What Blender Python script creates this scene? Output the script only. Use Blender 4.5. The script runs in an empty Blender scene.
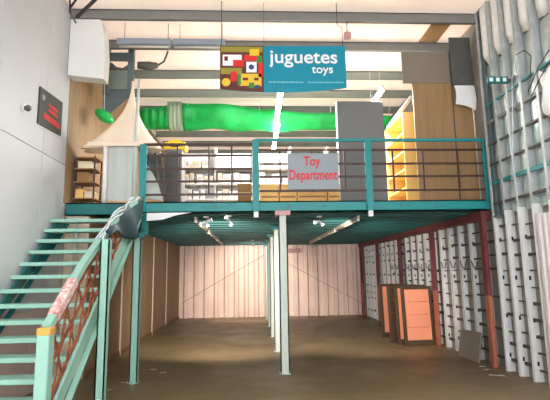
import bpy, math, random
from mathutils import Vector, Matrix
random.seed(7)
C = bpy.context.scene.collection
S = bpy.context.scene

# ------------------------------------------------------------------ camera
F, YAW, PITCH, ROLL, CH = 460.0, 0.0498, 0.1539, -0.015, 1.6
fw = Vector((math.sin(YAW)*math.cos(PITCH), math.cos(YAW)*math.cos(PITCH), math.sin(PITCH)))
r0 = Vector((math.cos(YAW), -math.sin(YAW), 0)); u0 = r0.cross(fw)
rt = r0*math.cos(ROLL)+u0*math.sin(ROLL); up = u0*math.cos(ROLL)-r0*math.sin(ROLL)
cd = bpy.data.cameras.new('camera'); cam = bpy.data.objects.new('camera', cd); C.objects.link(cam)
cd.sensor_width = 36; cd.lens = F/550*36; cd.clip_start = .05; cd.clip_end = 200
cam.matrix_world = Matrix(((rt.x, up.x, -fw.x, 0), (rt.y, up.y, -fw.y, 0), (rt.z, up.z, -fw.z, CH), (0, 0, 0, 1)))
S.camera = cam

# ------------------------------------------------------------------ daylight through the open front, exposure
w = bpy.data.worlds.new('world'); S.world = w; w.use_nodes = True
w.node_tree.nodes['Background'].inputs[0].default_value = (0.93, 0.97, 1.0, 1)
w.node_tree.nodes['Background'].inputs[1].default_value = 3.4
S.view_settings.view_transform = 'Standard'; S.view_settings.look = 'None'
S.view_settings.gamma = 1; S.view_settings.use_curve_mapping = False
S.view_settings.exposure = 0.9
ROOF_T = .08                               # translucency added to the roof sheeting to brighten it

# ------------------------------------------------------------------ pixel rays
def ray(px, py): return rt*((px-275)/F)+up*((200-py)/F)+fw
O0 = Vector((0, 0, CH))
def pX(px, py, X): v = ray(px, py); return O0+v*(X/v.x)
def pY(px, py, Y): v = ray(px, py); return O0+v*(Y/v.y)
def pZ(px, py, Z): v = ray(px, py); return O0+v*((Z-CH)/v.z)

# ------------------------------------------------------------------ materials
def lin(c):
    return tuple((x/12.92 if x <= .04045 else ((x+.055)/1.055)**2.4) for x in (v/255 for v in c))
MATS = {}
def mat(name, rgb, rough=.6, metal=0., var=.12, scale=3., rgb2=None, bump=0., bscale=40., stretch=(1, 1, 1), spec=.4, emit=0., alpha=None, sheen=0):
    m = bpy.data.materials.new(name); m.use_nodes = True; nt = m.node_tree; N = nt.nodes; L = nt.links
    b = N['Principled BSDF']; MATS[name] = m
    b.inputs['Roughness'].default_value = rough; b.inputs['Metallic'].default_value = metal
    b.inputs['Specular IOR Level'].default_value = spec
    c = lin(rgb)
    tc = N.new('ShaderNodeTexCoord'); mp = N.new('ShaderNodeMapping'); L.new(tc.outputs['Object'], mp.inputs[0])
    mp.inputs['Scale'].default_value = stretch
    no = N.new('ShaderNodeTexNoise'); no.inputs['Scale'].default_value = scale; no.inputs['Detail'].default_value = 6
    L.new(mp.outputs[0], no.inputs['Vector'])
    cr = N.new('ShaderNodeValToRGB')
    c2 = lin(rgb2) if rgb2 else tuple(x*(1-var) for x in c)
    cr.color_ramp.elements[0].position = .32; cr.color_ramp.elements[1].position = .68
    cr.color_ramp.elements[0].color = (*c2, 1); cr.color_ramp.elements[1].color = (*c, 1)
    L.new(no.outputs['Fac'], cr.inputs[0]); L.new(cr.outputs[0], b.inputs['Base Color'])
    if bump:
        n2 = N.new('ShaderNodeTexNoise'); n2.inputs['Scale'].default_value = bscale; n2.inputs['Detail'].default_value = 4
        L.new(mp.outputs[0], n2.inputs['Vector'])
        bp = N.new('ShaderNodeBump'); bp.inputs['Strength'].default_value = bump; bp.inputs['Distance'].default_value = .02
        L.new(n2.outputs['Fac'], bp.inputs['Height']); L.new(bp.outputs[0], b.inputs['Normal'])
    if emit:
        L.new(cr.outputs[0], b.inputs['Emission Color']); b.inputs['Emission Strength'].default_value = emit
    if alpha is not None:
        b.inputs['Alpha'].default_value = alpha
    return m
mat('white_paint', (200, 203, 206), .55, var=.05, scale=1.2)
mat('white_warm_bounce', (216, 194, 184), .6, var=.08, scale=2)  # white wall tinted with the warm light reflected under the stairs
mat('white_drywall', (226, 224, 220), .7, var=.04, scale=1.0)
mat('roof_insulation', (247, 226, 214), .75, var=.07, scale=1.6, bump=.25, bscale=5)
mat('purlin_steel', (126, 126, 122), .55, var=.12, scale=3)
mat('purlin_green', (128, 138, 130), .55, var=.12, scale=3)
mat('frame_steel', (98, 112, 116), .5, var=.22, scale=4)
mat('dark_steel', (92, 90, 86), .55, var=.2, scale=5)
mat('corrugated_pink', (244, 220, 206), .6, var=.06, scale=1.4, rgb2=(232, 204, 190))
mat('corrugated_white', (222, 212, 214), .5, var=.05, scale=2)
mat('plywood_brown', (158, 130, 96), .65, rgb2=(136, 110, 80), scale=3, stretch=(1, 6, .5), bump=.08)
mat('plywood_tan', (158, 126, 88), .6, rgb2=(142, 112, 76), scale=2.5, stretch=(5, 1, .5), bump=.06)
mat('batten_cream', (222, 204, 178), .6, var=.08)
mat('teal', (34, 136, 138), .45, var=.14, scale=3)
mat('teal_deep', (24, 112, 112), .45, var=.2, scale=2.5)
mat('teal_sheet', (36, 110, 108), .6, rgb2=(28, 92, 90), scale=2.0)
mat('mint', (152, 198, 181), .5, var=.08, scale=4)
mat('mint_pale', (196, 206, 194), .5, var=.08, scale=4)
mat('rail_brown', (70, 44, 38), .5, var=.2, scale=8)
mat('rust', (170, 98, 62), .6, rgb2=(116, 62, 40), scale=14)
mat('oxide_red', (124, 62, 64), .55, rgb2=(104, 50, 54), scale=4)
mat('oxide_orange', (182, 112, 86), .6, rgb2=(150, 84, 66), scale=4)
mat('galvanised', (238, 238, 236), .45, metal=.1, var=.1, scale=6)
mat('stud_shaded', (192, 197, 197), .45, metal=.2, var=.25, scale=5)  # darker copy of galvanised: shade on the upper stud faces put into colour
mat('brace_tan', (156, 128, 116), .6)
mat('teal_dark', (12, 60, 66), .6, var=.3, scale=6)
mat('gap_sheet', (150, 144, 136), .65, var=.25, scale=7)
mat('dark_hole', (40, 38, 36), .8)
mat('rung_dark', (78, 74, 70), .6, var=.2, scale=6)
mat('foil', (206, 212, 210), .32, metal=.5, rgb2=(150, 172, 170), scale=3, bump=.9, bscale=6)
mat('batt_white', (232, 230, 224), .7, var=.1, scale=6, bump=.6, bscale=18, stretch=(1, 1, 2))
mat('deck_floor', (120, 112, 102), .7)
mat('banner_teal', (10, 134, 158), .4, var=.05)
mat('banner_edge', (60, 110, 116), .5)
mat('print_white', (236, 236, 236), .5, var=.02)
mat('print_pale', (120, 190, 204), .5, var=.02)
mat('print_red', (206, 44, 48), .5, var=.05)
mat('print_bright_red', (214, 40, 40), .5, var=.03)
mat('print_yellow', (228, 186, 48), .5, var=.05)
mat('print_olive', (150, 140, 50), .5, var=.1)
mat('print_green', (70, 130, 60), .5, var=.1)
mat('print_blue', (40, 70, 140), .5, var=.1)
mat('print_dark', (66, 40, 32), .5, rgb2=(110, 44, 34), scale=20)
mat('sign_grey', (142, 150, 156), .5, var=.04)
mat('sign_red', (206, 30, 48), .5, var=.03)
mat('black_sign', (52, 50, 46), .45, var=.1)
mat('tarp_green', (26, 190, 92), .35, rgb2=(10, 150, 66), scale=3, bump=.5, bscale=4)
mat('tarp_clear', (176, 196, 170), .35, var=.1)
mat('canvas', (240, 220, 196), .75, var=.06, scale=3, bump=.2, bscale=8)
mat('canvas_grey', (192, 196, 190), .7, var=.05, scale=2)
mat('curtain_dark', (96, 96, 94), .75, var=.2, scale=5)
mat('board_grey', (118, 116, 116), .6, var=.06, scale=2)
mat('shelf_yellow', (224, 188, 116), .5, var=.05, scale=3)
mat('shelf_inside', (214, 166, 92), .55, var=.08, scale=3)
mat('shelf_white', (238, 236, 232), .5, var=.05)
mat('box_white', (236, 232, 226), .55, var=.05)
mat('box_grey', (194, 192, 188), .55, var=.08)
mat('box_cream', (228, 210, 178), .55, var=.08)
mat('carton', (238, 186, 112), .65, var=.1, scale=5)
mat('carton_dark', (150, 110, 66), .65, var=.12, scale=5)
mat('yellow_toy', (244, 206, 30), .4, var=.06)
mat('fixture_blue', (150, 158, 172), .45, var=.08)
mat('tube_glow', (255, 255, 252), .4, var=0, emit=45)
mat('bulb_glow', (255, 250, 236), .4, var=0, emit=1.3)
mat('tube_off', (206, 200, 184), .4, var=.1)
mat('cable_black', (46, 44, 44), .6)
mat('cable_white', (214, 220, 226), .5)
mat('panel_orange', (250, 160, 124), .55, var=.06, scale=3)
mat('frame_brown', (84, 66, 48), .55, var=.15, scale=6)
mat('board_taupe', (134, 122, 108), .65, var=.08)
mat('paper', (220, 214, 200), .7)
mat('paper_green', (150, 180, 150), .7)
mat('wrap_print', (232, 222, 214), .6, rgb2=(196, 112, 110), scale=26)
mat('tape_amber', (222, 166, 80), .55, var=.1)
mat('bracket_pink', (196, 150, 150), .55, var=.1)
mat('foot_rust', (130, 96, 70), .65, var=.2, scale=9)

# pale roof insulation, made translucent so added daylight brightens the roof
m = mat('roof_sheet', (250, 226, 210), .75, var=.06, scale=1.6, bump=.25, bscale=5)
N = m.node_tree.nodes; L = m.node_tree.links
tr = N.new('ShaderNodeBsdfTranslucent'); tr.inputs[0].default_value = (1, .8, .66, 1)
mx = N.new('ShaderNodeMixShader'); mx.inputs[0].default_value = ROOF_T
L.new(N['Principled BSDF'].outputs[0], mx.inputs[1]); L.new(tr.outputs[0], mx.inputs[2]); L.new(mx.outputs[0], N['Material Output'].inputs[0])

# concrete floor: trowelled brown concrete with stains and pale scuffs
def concrete():
    m = bpy.data.materials.new('brown_concrete'); m.use_nodes = True; N = m.node_tree.nodes; L = m.node_tree.links
    b = N['Principled BSDF']; tc = N.new('ShaderNodeTexCoord')
    def noise(sc, det, st=(1, 1, 1)):
        mp = N.new('ShaderNodeMapping'); mp.inputs['Scale'].default_value = st; L.new(tc.outputs['Object'], mp.inputs[0])
        n = N.new('ShaderNodeTexNoise'); n.inputs['Scale'].default_value = sc; n.inputs['Detail'].default_value = det
        n.inputs['Roughness'].default_value = .6; L.new(mp.outputs[0], n.inputs['Vector']); return n
    def ramp(src, p0, c0, p1, c1):
        r = N.new('ShaderNodeValToRGB'); e = r.color_ramp.elements
        e[0].position = p0; e[0].color = (*c0, 1); e[1].position = p1; e[1].color = (*c1, 1); L.new(src, r.inputs[0]); return r
    a = ramp(noise(.7, 7, (1, .6, 1)).outputs['Fac'], .3, lin((106, 90, 62)), .7, lin((138, 119, 90)))
    s = ramp(noise(2.2, 8, (.5, 1.6, 1)).outputs['Fac'], .55, (0, 0, 0), .78, (1, 1, 1))
    mx = N.new('ShaderNodeMixRGB'); mx.inputs[2].default_value = (*lin((170, 150, 120)), 1)
    mul = N.new('ShaderNodeMath'); mul.operation = 'MULTIPLY'; mul.inputs[1].default_value = .45
    L.new(s.outputs[0], mul.inputs[0]); L.new(mul.outputs[0], mx.inputs[0]); L.new(a.outputs[0], mx.inputs[1])
    L.new(mx.outputs[0], b.inputs['Base Color'])
    rr = ramp(noise(1.5, 5).outputs['Fac'], .3, (.38,)*3, .7, (.6,)*3); L.new(rr.outputs[0], b.inputs['Roughness'])
    bp = N.new('ShaderNodeBump'); bp.inputs['Strength'].default_value = .15; bp.inputs['Distance'].default_value = .01
    L.new(noise(25, 5).outputs['Fac'], bp.inputs['Height']); L.new(bp.outputs[0], b.inputs['Normal'])
    b.inputs['Specular IOR Level'].default_value = .45
    MATS['concrete'] = m
concrete()

# ------------------------------------------------------------------ mesh helpers
class MB:
    def __init__(s): s.v = []; s.f = []; s.m = []; s.mi = 0; s.sm = []
    def _add(s, vs, fs, smooth=False):
        o = len(s.v); s.v += [tuple(v) for v in vs]
        for f in fs: s.f.append(tuple(i+o for i in f)); s.m.append(s.mi); s.sm.append(smooth)
        return s
    def mat(s, i): s.mi = i; return s
    def box(s, a, b, bev=0.):
        x0, y0, z0 = a; x1, y1, z1 = b
        x0, x1 = min(x0, x1), max(x0, x1); y0, y1 = min(y0, y1), max(y0, y1); z0, z1 = min(z0, z1), max(z0, z1)
        if not bev:
            return s._add([(x0, y0, z0), (x1, y0, z0), (x1, y1, z0), (x0, y1, z0), (x0, y0, z1), (x1, y0, z1), (x1, y1, z1), (x0, y1, z1)],
                [(0, 3, 2, 1), (4, 5, 6, 7), (0, 1, 5, 4), (1, 2, 6, 5), (2, 3, 7, 6), (3, 0, 4, 7)])
        c = Vector(((x0+x1)/2, (y0+y1)/2, (z0+z1)/2)); h = Vector(((x1-x0)/2, (y1-y0)/2, (z1-z0)/2)); bev = min(bev, min(h)*.9)
        vs = []; idx = {}
        for sx in (-1, 1):
            for sy in (-1, 1):
                for sz in (-1, 1):
                    for k in range(3):
                        p = [sx*(h.x-bev), sy*(h.y-bev), sz*(h.z-bev)]; p[k] = (sx, sy, sz)[k]*h[k]
                        idx[(sx, sy, sz, k)] = len(vs); vs.append(tuple(c+Vector(p)))
        fs = []
        for k in range(3):
            i, j = (k+1) % 3, (k+2) % 3
            for sk in (-1, 1):
                q = []
                for (si, sj) in ((-1, -1), (1, -1), (1, 1), (-1, 1)):
                    t = [0]*3; t[k] = sk; t[i] = si; t[j] = sj; q.append(idx[(*t, k)])
                fs.append(q if sk > 0 else q[::-1])
        for k in range(3):
            i, j = (k+1) % 3, (k+2) % 3
            for si in (-1, 1):
                for sj in (-1, 1):
                    t = [0]*3; t[i] = si; t[j] = sj; A = t[:]; A[k] = -1; B = t[:]; B[k] = 1
                    q = [idx[(*A, i)], idx[(*B, i)], idx[(*B, j)], idx[(*A, j)]]
                    fs.append(q if si*sj < 0 else q[::-1])
        for sx in (-1, 1):
            for sy in (-1, 1):
                for sz in (-1, 1):
                    q = [idx[(sx, sy, sz, k)] for k in range(3)]
                    fs.append(q if sx*sy*sz > 0 else q[::-1])
        return s._add(vs, fs)
    def bar(s, a, b, w, h, upv=(0, 0, 1)):            # rectangular bar between two points
        a = Vector(a); b = Vector(b); d = (b-a).normalized(); u = Vector(upv)
        x = d.cross(u)
        if x.length < 1e-4: x = d.cross(Vector((0, 1, 0)))
        x.normalize(); u = x.cross(d).normalized(); x *= w/2; u *= h/2
        vs = [a-x-u, a+x-u, a+x+u, a-x+u, b-x-u, b+x-u, b+x+u, b-x+u]
        return s._add(vs, [(0, 1, 2, 3), (7, 6, 5, 4), (0, 4, 5, 1), (1, 5, 6, 2), (2, 6, 7, 3), (3, 7, 4, 0)])
    def tube(s, pts, r, n=8, cap=True):
        pts = [Vector(p) for p in pts]; rs = r if isinstance(r, (list, tuple)) else [r]*len(pts)
        vs = []; fs = []; px = None
        for i, p in enumerate(pts):
            d = (pts[min(i+1, len(pts)-1)]-pts[max(i-1, 0)]).normalized()
            if px is None:
                px = d.cross(Vector((0, 0, 1)))
                if px.length < 1e-3: px = d.cross(Vector((0, 1, 0)))
            px = (px-d*px.dot(d)).normalized(); py = d.cross(px)
            for k in range(n):
                a = 2*math.pi*k/n; vs.append(p+px*(rs[i]*math.cos(a))+py*(rs[i]*math.sin(a)))
        for i in range(len(pts)-1):
            for k in range(n): fs.append((i*n+k, i*n+(k+1) % n, (i+1)*n+(k+1) % n, (i+1)*n+k))
        s._add(vs, fs, True)
        if cap:
            o = len(s.v)-len(vs)
            s.f.append(tuple(o+k for k in range(n))[::-1]); s.f.append(tuple(o+(len(pts)-1)*n+k for k in range(n))); s.m += [s.mi]*2; s.sm += [False]*2
        return s
    def prism(s, poly, a, b):                          # poly: list of 2-tuples mapped by a function pair
        n = len(poly); vs = [a(p) for p in poly]+[b(p) for p in poly]
        fs = [tuple(range(n))[::-1], tuple(range(n, 2*n))]+[(i, (i+1) % n, n+(i+1) % n, n+i) for i in range(n)]
        return s._add(vs, fs)
    def grid(s, fn, nu, nv, smooth=True):
        vs = [fn(i/nu, j/nv) for j in range(nv+1) for i in range(nu+1)]
        fs = [(j*(nu+1)+i, j*(nu+1)+i+1, (j+1)*(nu+1)+i+1, (j+1)*(nu+1)+i) for j in range(nv) for i in range(nu)]
        return s._add(vs, fs, smooth)
    def build(s, name, mats, parent=None, origin=None):
        if isinstance(mats, str): mats = [mats]
        o0 = Vector(origin) if origin else (Vector((0, 0, 0)))
        me = bpy.data.meshes.new(name); me.from_pydata([tuple(Vector(v)-o0) for v in s.v], [], s.f)
        for m in mats: me.materials.append(MATS[m])
        for p, mi, sm in zip(me.polygons, s.m, s.sm): p.material_index = mi; p.use_smooth = sm
        me.update()
        o = bpy.data.objects.new(name, me); C.objects.link(o)
        pl = Vector((0, 0, 0))
        if parent is not None:
            o.parent = parent; q = parent
            while q is not None: pl += q.location; q = q.parent
        o.location = o0-pl
        return o
def tag(o, label=None, cat=None, group=None, kind=None):
    if label: o['label'] = label
    if cat: o['category'] = cat
    if group: o['group'] = group
    if kind: o['kind'] = kind
    return o
def empty(name, loc, label=None, cat=None, group=None, kind=None):
    o = bpy.data.objects.new(name, None); C.objects.link(o); o.location = loc; o.empty_display_size = .1
    return tag(o, label, cat, group, kind)
def inst(src, name, parent, loc):                     # shares mesh data; loc in the parent's frame
    o = bpy.data.objects.new(name, src.data); C.objects.link(o); o.parent = parent; o.location = loc; return o
def solid(o, t, off=0):
    m = o.modifiers.new('thickness', 'SOLIDIFY'); m.thickness = t; m.offset = off; return o
def text(name, body, m, parent, x0, x1, z0, z1, y, bold=0., shear=0., depth=.006):
    cu = bpy.data.curves.new('lettering', 'FONT'); cu.body = body; cu.size = 1; cu.offset = bold; cu.extrude = .02; cu.shear = shear
    t = bpy.data.objects.new('lettering', cu); C.objects.link(t); bpy.context.view_layer.update()
    me = bpy.data.meshes.new_from_object(t.evaluated_get(bpy.context.evaluated_depsgraph_get()))
    bpy.data.objects.remove(t); bpy.data.curves.remove(cu)
    xs = [v.co.x for v in me.vertices]; ys = [v.co.y for v in me.vertices]; zs = [v.co.z for v in me.vertices]
    ax, bx, ay, by, az, bz = min(xs), max(xs), min(ys), max(ys), min(zs), max(zs)
    for v in me.vertices:
        a, b_, c = v.co
        v.co = (x0+(a-ax)/(bx-ax)*(x1-x0), y-(c-az)/(bz-az)*depth, z0+(b_-ay)/(by-ay)*(z1-z0))
    me.materials.clear(); me.materials.append(MATS[m])
    pl = Vector((0, 0, 0)); q = parent
    while q is not None: pl += q.location; q = q.parent
    o = bpy.data.objects.new(name, me); C.objects.link(o); o.parent = parent; o.location = -pl; return o
def area(name, loc, sx, sy, power, rot=(0, 0, 0), col=(1, 1, 1), parent=None, spread=math.pi):
    l = bpy.data.lights.new(name, 'AREA'); l.shape = 'RECTANGLE'; l.size = sx; l.size_y = sy; l.energy = power; l.color = col; l.spread = spread
    o = bpy.data.objects.new(name, l); C.objects.link(o); o.rotation_euler = rot
    pl = Vector((0, 0, 0)); q = parent
    while q is not None: pl += q.location; q = q.parent
    if parent: o.parent = parent
    o.location = Vector(loc)-pl; return o

# ------------------------------------------------------------------ main dimensions
XR, XW, XP = 4.10, -3.05, -2.65           # right wall, white left wall, plywood wall under the deck
YF, YB = 7.58, 16.96                      # deck front, back wall
ZU, ZD, ZR = 2.56, 2.755, 6.07             # deck underside, deck top, roof
Y0 = -2.0                                 # the open front

# ================================================================== SETTING
MB().box((XW-.3, Y0, -.2), (XR+.3, YB+.2, 0)).build('floor', 'concrete')['kind'] = 'structure'

# ceiling: pale insulation strips between steel purlins
ceil = MB().box((XW-.2, Y0, ZR+.03), (XR+.3, 3.2, ZR+.12)).box((XW-.2, 3.2, ZR+.03), (XW+.02, YB+.2, ZR+.12)).box((XR-.02, 3.2, ZR+.03), (XR+.3, YB+.2, ZR+.12)).box((XW-.2, YB, ZR+.03), (XR+.3, YB+.2, ZR+.12)).build('ceiling', 'roof_insulation'); ceil['kind'] = 'structure'
PUR = [-1.6, -.4, .8, 2.0, 3.2, 4.4, 5.4, 6.4, 7.4, 8.45, 9.8, 10.9, 12.05, 13.15, 14.3, 15.45, 16.6]
for i, y in enumerate(PUR):
    b = MB().box((XW, y-.01, ZR-.20), (XR, y+.01, ZR)).box((XW, y-.06, ZR-.20), (XR, y+.01, ZR-.185)).box((XW, y-.01, ZR-.015), (XR, y+.07, ZR))
    b.build('purlin', 'purlin_steel' if y < 9 else 'purlin_green', ceil)
    y1 = PUR[i+1] if i+1 < len(PUR) else YB
    n = 6
    for k in range(n):                       # insulation sheets, seams between them, each slightly bellied
        xa = XW+(XR-XW)*k/n-.006; xb = XW+(XR-XW)*(k+1)/n+.006
        if y > 3:
            MB().grid(lambda u, v, xa=xa, xb=xb, y=y, y1=y1: (xa+.006+(xb-xa-.012)*u, y+(y1-y)*v, ZR+.012-.035*abs(math.sin(math.pi*u))**.5*abs(math.sin(math.pi*v))**.5), 4, 4).build('insulation_sheet', 'roof_sheet', ceil)

# left wall: white panels with thin recessed joints
wl = MB().box((XW-.2, Y0, 0), (XW-.02, YB, ZR)).build('wall_left', 'white_drywall'); wl['kind'] = 'structure'
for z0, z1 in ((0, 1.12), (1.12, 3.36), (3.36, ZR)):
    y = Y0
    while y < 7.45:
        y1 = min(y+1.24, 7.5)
        MB().box((XW-.03, y+.004, z0+.004), (XW, y1-.004, z1-.004), .004).build('wall_panel', 'white_paint' if z0 > .1 else 'white_warm_bounce', wl); y = y1  # lowest row has reflected warm light painted into its colour
y = 7.5
while y < YB-.1:                              # brown plywood lining of the upper floor
    y1 = min(y+1.22, YB)
    MB().box((XW-.03, y+.004, ZD), (XW, y1-.004, ZR-.2), .004).build('plywood_sheet', 'plywood_brown', wl); y = y1
# plywood wall below the deck, its end face, cream battens
wp = MB().box((XW, YF+.04, 0), (XP-.02, YB, ZU)).build('wall_left_lower', 'batten_cream'); wp['kind'] = 'structure'
y = YF+.06; k = 0
while y < YB-.1:
    y1 = min(y+1.0, YB)
    MB().box((XP-.02, y+.006, 0.0), (XP, y1-.006, ZU-.01), .004).build('plywood_sheet', 'plywood_brown', wp)


    y = y1
for y in (9.6, 11.0, 12.53, 14.45):
    MB().box((XP-.001, y-.03, 0), (XP+.02, y+.03, ZU-.01)).build('batten', 'batten_cream', wp)
MB().box((XP, YF+.06, 0), (XP+.015, YB, .09)).build('baseboard_left', 'foot_rust')['kind'] = 'structure'

# white boxed-in bulkhead high on the left wall
bh = MB()
bh.prism([(-3.04, 4.86), (-2.45, 4.80), (-2.44, 5.2), (-2.47, 5.6), (-2.55, 5.86), (-3.04, 5.86)], lambda p: (p[0], 7.36, p[1]), lambda p: (p[0], 7.6, p[1]))
o = bh.build('trim_1', ['white_drywall', 'plywood_brown']); o['kind'] = 'structure'
for p in o.data.polygons:
    if p.normal.z < -.9: p.material_index = 1

# back wall: vertical corrugated sheets
wb = MB().box((XW-.2, YB+.03, 0), (XR+.2, YB+.2, ZR+.1)).build('wall_back', 'corrugated_pink'); wb['kind'] = 'structure'
def corrugated(x0, x1, y, z0, z1, pitch, depth, m, name, parent, axis='x', lap=.0):
    pts = []; x = x0
    while x < x1-1e-6:
        for fx, d in ((0, 0), (.42, 0), (.56, 1), (.86, 1)):
            xx = x+fx*pitch
            if xx <= x1+1e-6: pts.append((xx, d*depth))
        x += pitch
    pts.append((x1, 0))
    b = MB()
    if axis == 'x': b._add([(px, y-d-lap, z0) for px, d in pts]+[(px, y-d-lap, z1) for px, d in pts], [(i, i+1, len(pts)+i+1, len(pts)+i) for i in range(len(pts)-1)])
    else: b._add([(y-d-lap, px, z0) for px, d in pts]+[(y-d-lap, px, z1) for px, d in pts], [(i, i+1, len(pts)+i+1, len(pts)+i)[::-1] for i in range(len(pts)-1)])
    return b.build(name, m, parent)
k = 0; x = XP
while x < XR-.05:
    x1 = min(x+1.08, XR); corrugated(x, x1, YB, 0, ZU-.02, .36, .085, 'corrugated_pink', 'corrugated_sheet', wb, lap=.004*(k % 2)); x = x1; k += 1
x = XW; k = 0
while x < XR-.05:
    x1 = min(x+1.08, XR); corrugated(x, x1, YB, ZD, ZR, .36, .085, 'corrugated_pink', 'corrugated_sheet', wb, lap=.004*(k % 2)); x = x1; k += 1
for a, b_ in (((-2.5, .55), (.42, 2.2)), ((3.95, .40), (.60, 2.25))):   # diagonal wind-brace rods
    MB().tube([(a[0], YB-.10, a[1]), (b_[0], YB-.10, b_[1])], .009, 6).build('brace_rod', 'brace_tan', wb)
MB().box((.72, YB-.13, 2.26), (1.75, YB-.09, 2.42)).build('header_strip', 'bracket_pink', wb)

# right wall: sheet behind, galvanised studs standing proud, red posts elsewhere
wr = MB().box((XR, Y0, 0), (XR+.2, YB, ZR)).build('wall_right', 'gap_sheet'); wr['kind'] = 'structure'
def stud_mesh(h, dep=.15, holes=True, ms=['galvanised', 'dark_hole']):
    b = MB(); b.box((-dep, -.004, 0), (0, .004, h)); b.box((-dep, -.004, 0), (-dep+.006, .05, h)); b.box((-.006, -.004, 0), (0, .05, h))
    if holes:
        z = .22
        while z < h-.1:
            b.mat(1).box((-dep*.62, -.0065, z), (-dep*.38, -.0035, z+.06)); b.mat(0); z += .6
    me = b.build('stud', ms); d = me.data; bpy.data.objects.remove(me); return d
low = stud_mesh(ZU-.02, .11); tall = stud_mesh(2.5, .13); tall_up = stud_mesh(ZR-2.52, .14, False, ['stud_shaded', 'dark_hole'])
POSTS = [7.62, 9.88, 12.15, 14.4, 16.6]
low_y = []
for a, b_ in zip(POSTS[:-1], POSTS[1:]):
    n = 5
    low_y += [a+(b_-a)*(k+.5)/n for k in range(n)]
tall_y = [4.55, 5.0, 5.45, 5.88, 6.26, 6.62, 6.98, 7.34]
for ys, d in ((low_y, low), (tall_y, tall)):
    for y in ys:
        o = bpy.data.objects.new('stud', d); C.objects.link(o); o.parent = wr; o.location = (XR, y, 0)
for y in tall_y:  # upper lengths get the shaded steel tone
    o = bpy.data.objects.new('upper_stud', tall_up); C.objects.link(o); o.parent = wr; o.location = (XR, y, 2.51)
def rung(y0, y1, z, m='rung_dark', x=XR-.05, t=.035):
    b = MB().box((x-.015, y0+.012, z), (x+.02, y1-.012, z+t)); return b.build('blocking_strip', m, wr)
ally = sorted(low_y+tall_y)
for a, b_ in zip(ally[:-1], ally[1:]):
    if a < 6.0: continue
    zz = [.16+.232*k for k in range(10)] if a < 12.2 else [.25+.40*k for k in range(6)]
    for z in zz:
        if any(a < p < b_ for p in POSTS) and random.random() < .3: continue
        rung(a, b_, z+random.uniform(-.03, .03), 'rung_dark', t=random.choice((.02, .03, .045)))
for y in [q for k, q in enumerate(low_y) if k % 5 and k < 13]:                          # hooked brackets at one height
    MB().tube([(XR-.12, y-.005, 1.74), (XR-.12, y-.10, 1.62), (XR-.12, y-.20, 1.62), (XR-.12, y-.24, 1.72)], .009, 6).build('hooked_bracket', 'dark_hole', wr)
for a, b_ in zip(tall_y[:-1], tall_y[1:]):     # foil batts high in the near bays, teal and dark straps over them
    MB().grid(lambda u, v, a=a, b_=b_: (XR-.03-.07*math.sin(math.pi*u)*(.6+.4*math.sin(9*v+a*7)), a+.02+(b_-a-.03)*u, 2.45+(5.0-2.45)*v), 6, 24).build('foil_batt', 'foil', wr)
    for z, m, t in ((2.62, 'rung_dark', .04), (2.95, 'teal', .06), (3.28, 'rung_dark', .03), (3.62, 'rung_dark', .03), (3.98, 'purlin_steel', .05), (4.3, 'teal', .03)):
        rung(a, b_, z, m, XR-.12, t)
    MB().grid(lambda u, v, a=a, b_=b_: (XR-.04-.12*math.sin(math.pi*u)*min(1, 8*v+.15), a+.03+(b_-a-.05)*u, 5.02+1.0*v+.06*abs(2*u-1)), 6, 14).build('insulation_batt', 'batt_white', wr)
# corrugated white lining low on the near right wall
k = 0; y = 2.2
while y < 6.1:
    y1 = min(y+.72, 6.22); corrugated(y, y1, XR-.14, 0, 2.33, .12, .03, 'corrugated_white', 'corrugated_sheet', wr, axis='y', lap=.003*(k % 2)); y = y1; k += 1

# ================================================================== MEZZANINE
mz = empty('mezzanine_deck', (0, YF, 0), 'teal steel mezzanine deck with corrugated underside spanning the hall', 'mezzanine')
MB().box((XW, YF+.05, ZD-.03), (XR-.02, YB, ZD)).build('deck_floor', 'deck_floor', mz)
# corrugated steel underside, ribs along X, sheet by sheet
ys = []; y = YF+.08; k = 0
pit = .45
while y < YB-.05:
    y1 = min(y+.9, YB)
    pts = []; q = y
    while q < y1-.01:
        pts += [(q, 0), (q+.22, 0), (q+.225, 1), (q+.445, 1)]; q += pit
    pts = [p for p in pts if p[0] < y1]+[(y1, 0)]
    b = MB(); b._add([(XP if 1 else XW, p, ZU+.085*d) for p, d in pts]+[(XR-.2, p, ZU+.085*d) for p, d in pts], [(i, i+1, len(pts)+i+1, len(pts)+i) for i in range(len(pts)-1)])
    b.build('deck_sheet', 'teal_sheet', mz); y = y1
def channel(b, x0, x1, y, z0, z1, fl=.07):
    b.box((x0, y, z0), (x1, y+.02, z1)).box((x0, y-.0, z1-.02), (x1, y+fl, z1)).box((x0, y, z0), (x1, y+fl, z0+.02))
b = MB(); channel(b, -1.78, XR-.06, YF-.02, 2.575, 2.755); b.build('fascia_beam', 'teal', mz)
b = MB(); channel(b, XW+.02, -1.80, YF-.02, 2.54, 2.75); b.build('landing_beam', 'teal_deep', mz)
for x in (-.6, .6, 1.2, 2.5, 3.1):               # bolts in the fascia
    MB().tube([(x, YF-.035, 2.665), (x, YF-.015, 2.665)], .014, 6).build('bolt', 'dark_steel', mz)
MB().box((XR-.2, YF+.05, ZU-.14), (XR-.05, YB-.02, ZU+.03)).build('edge_beam', 'oxide_red', mz)
MB().box((-1.86, YF+.0, 2.22), (-1.70, YF+.05, 2.575)).build('hanger_plate', 'teal_deep', mz)

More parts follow.
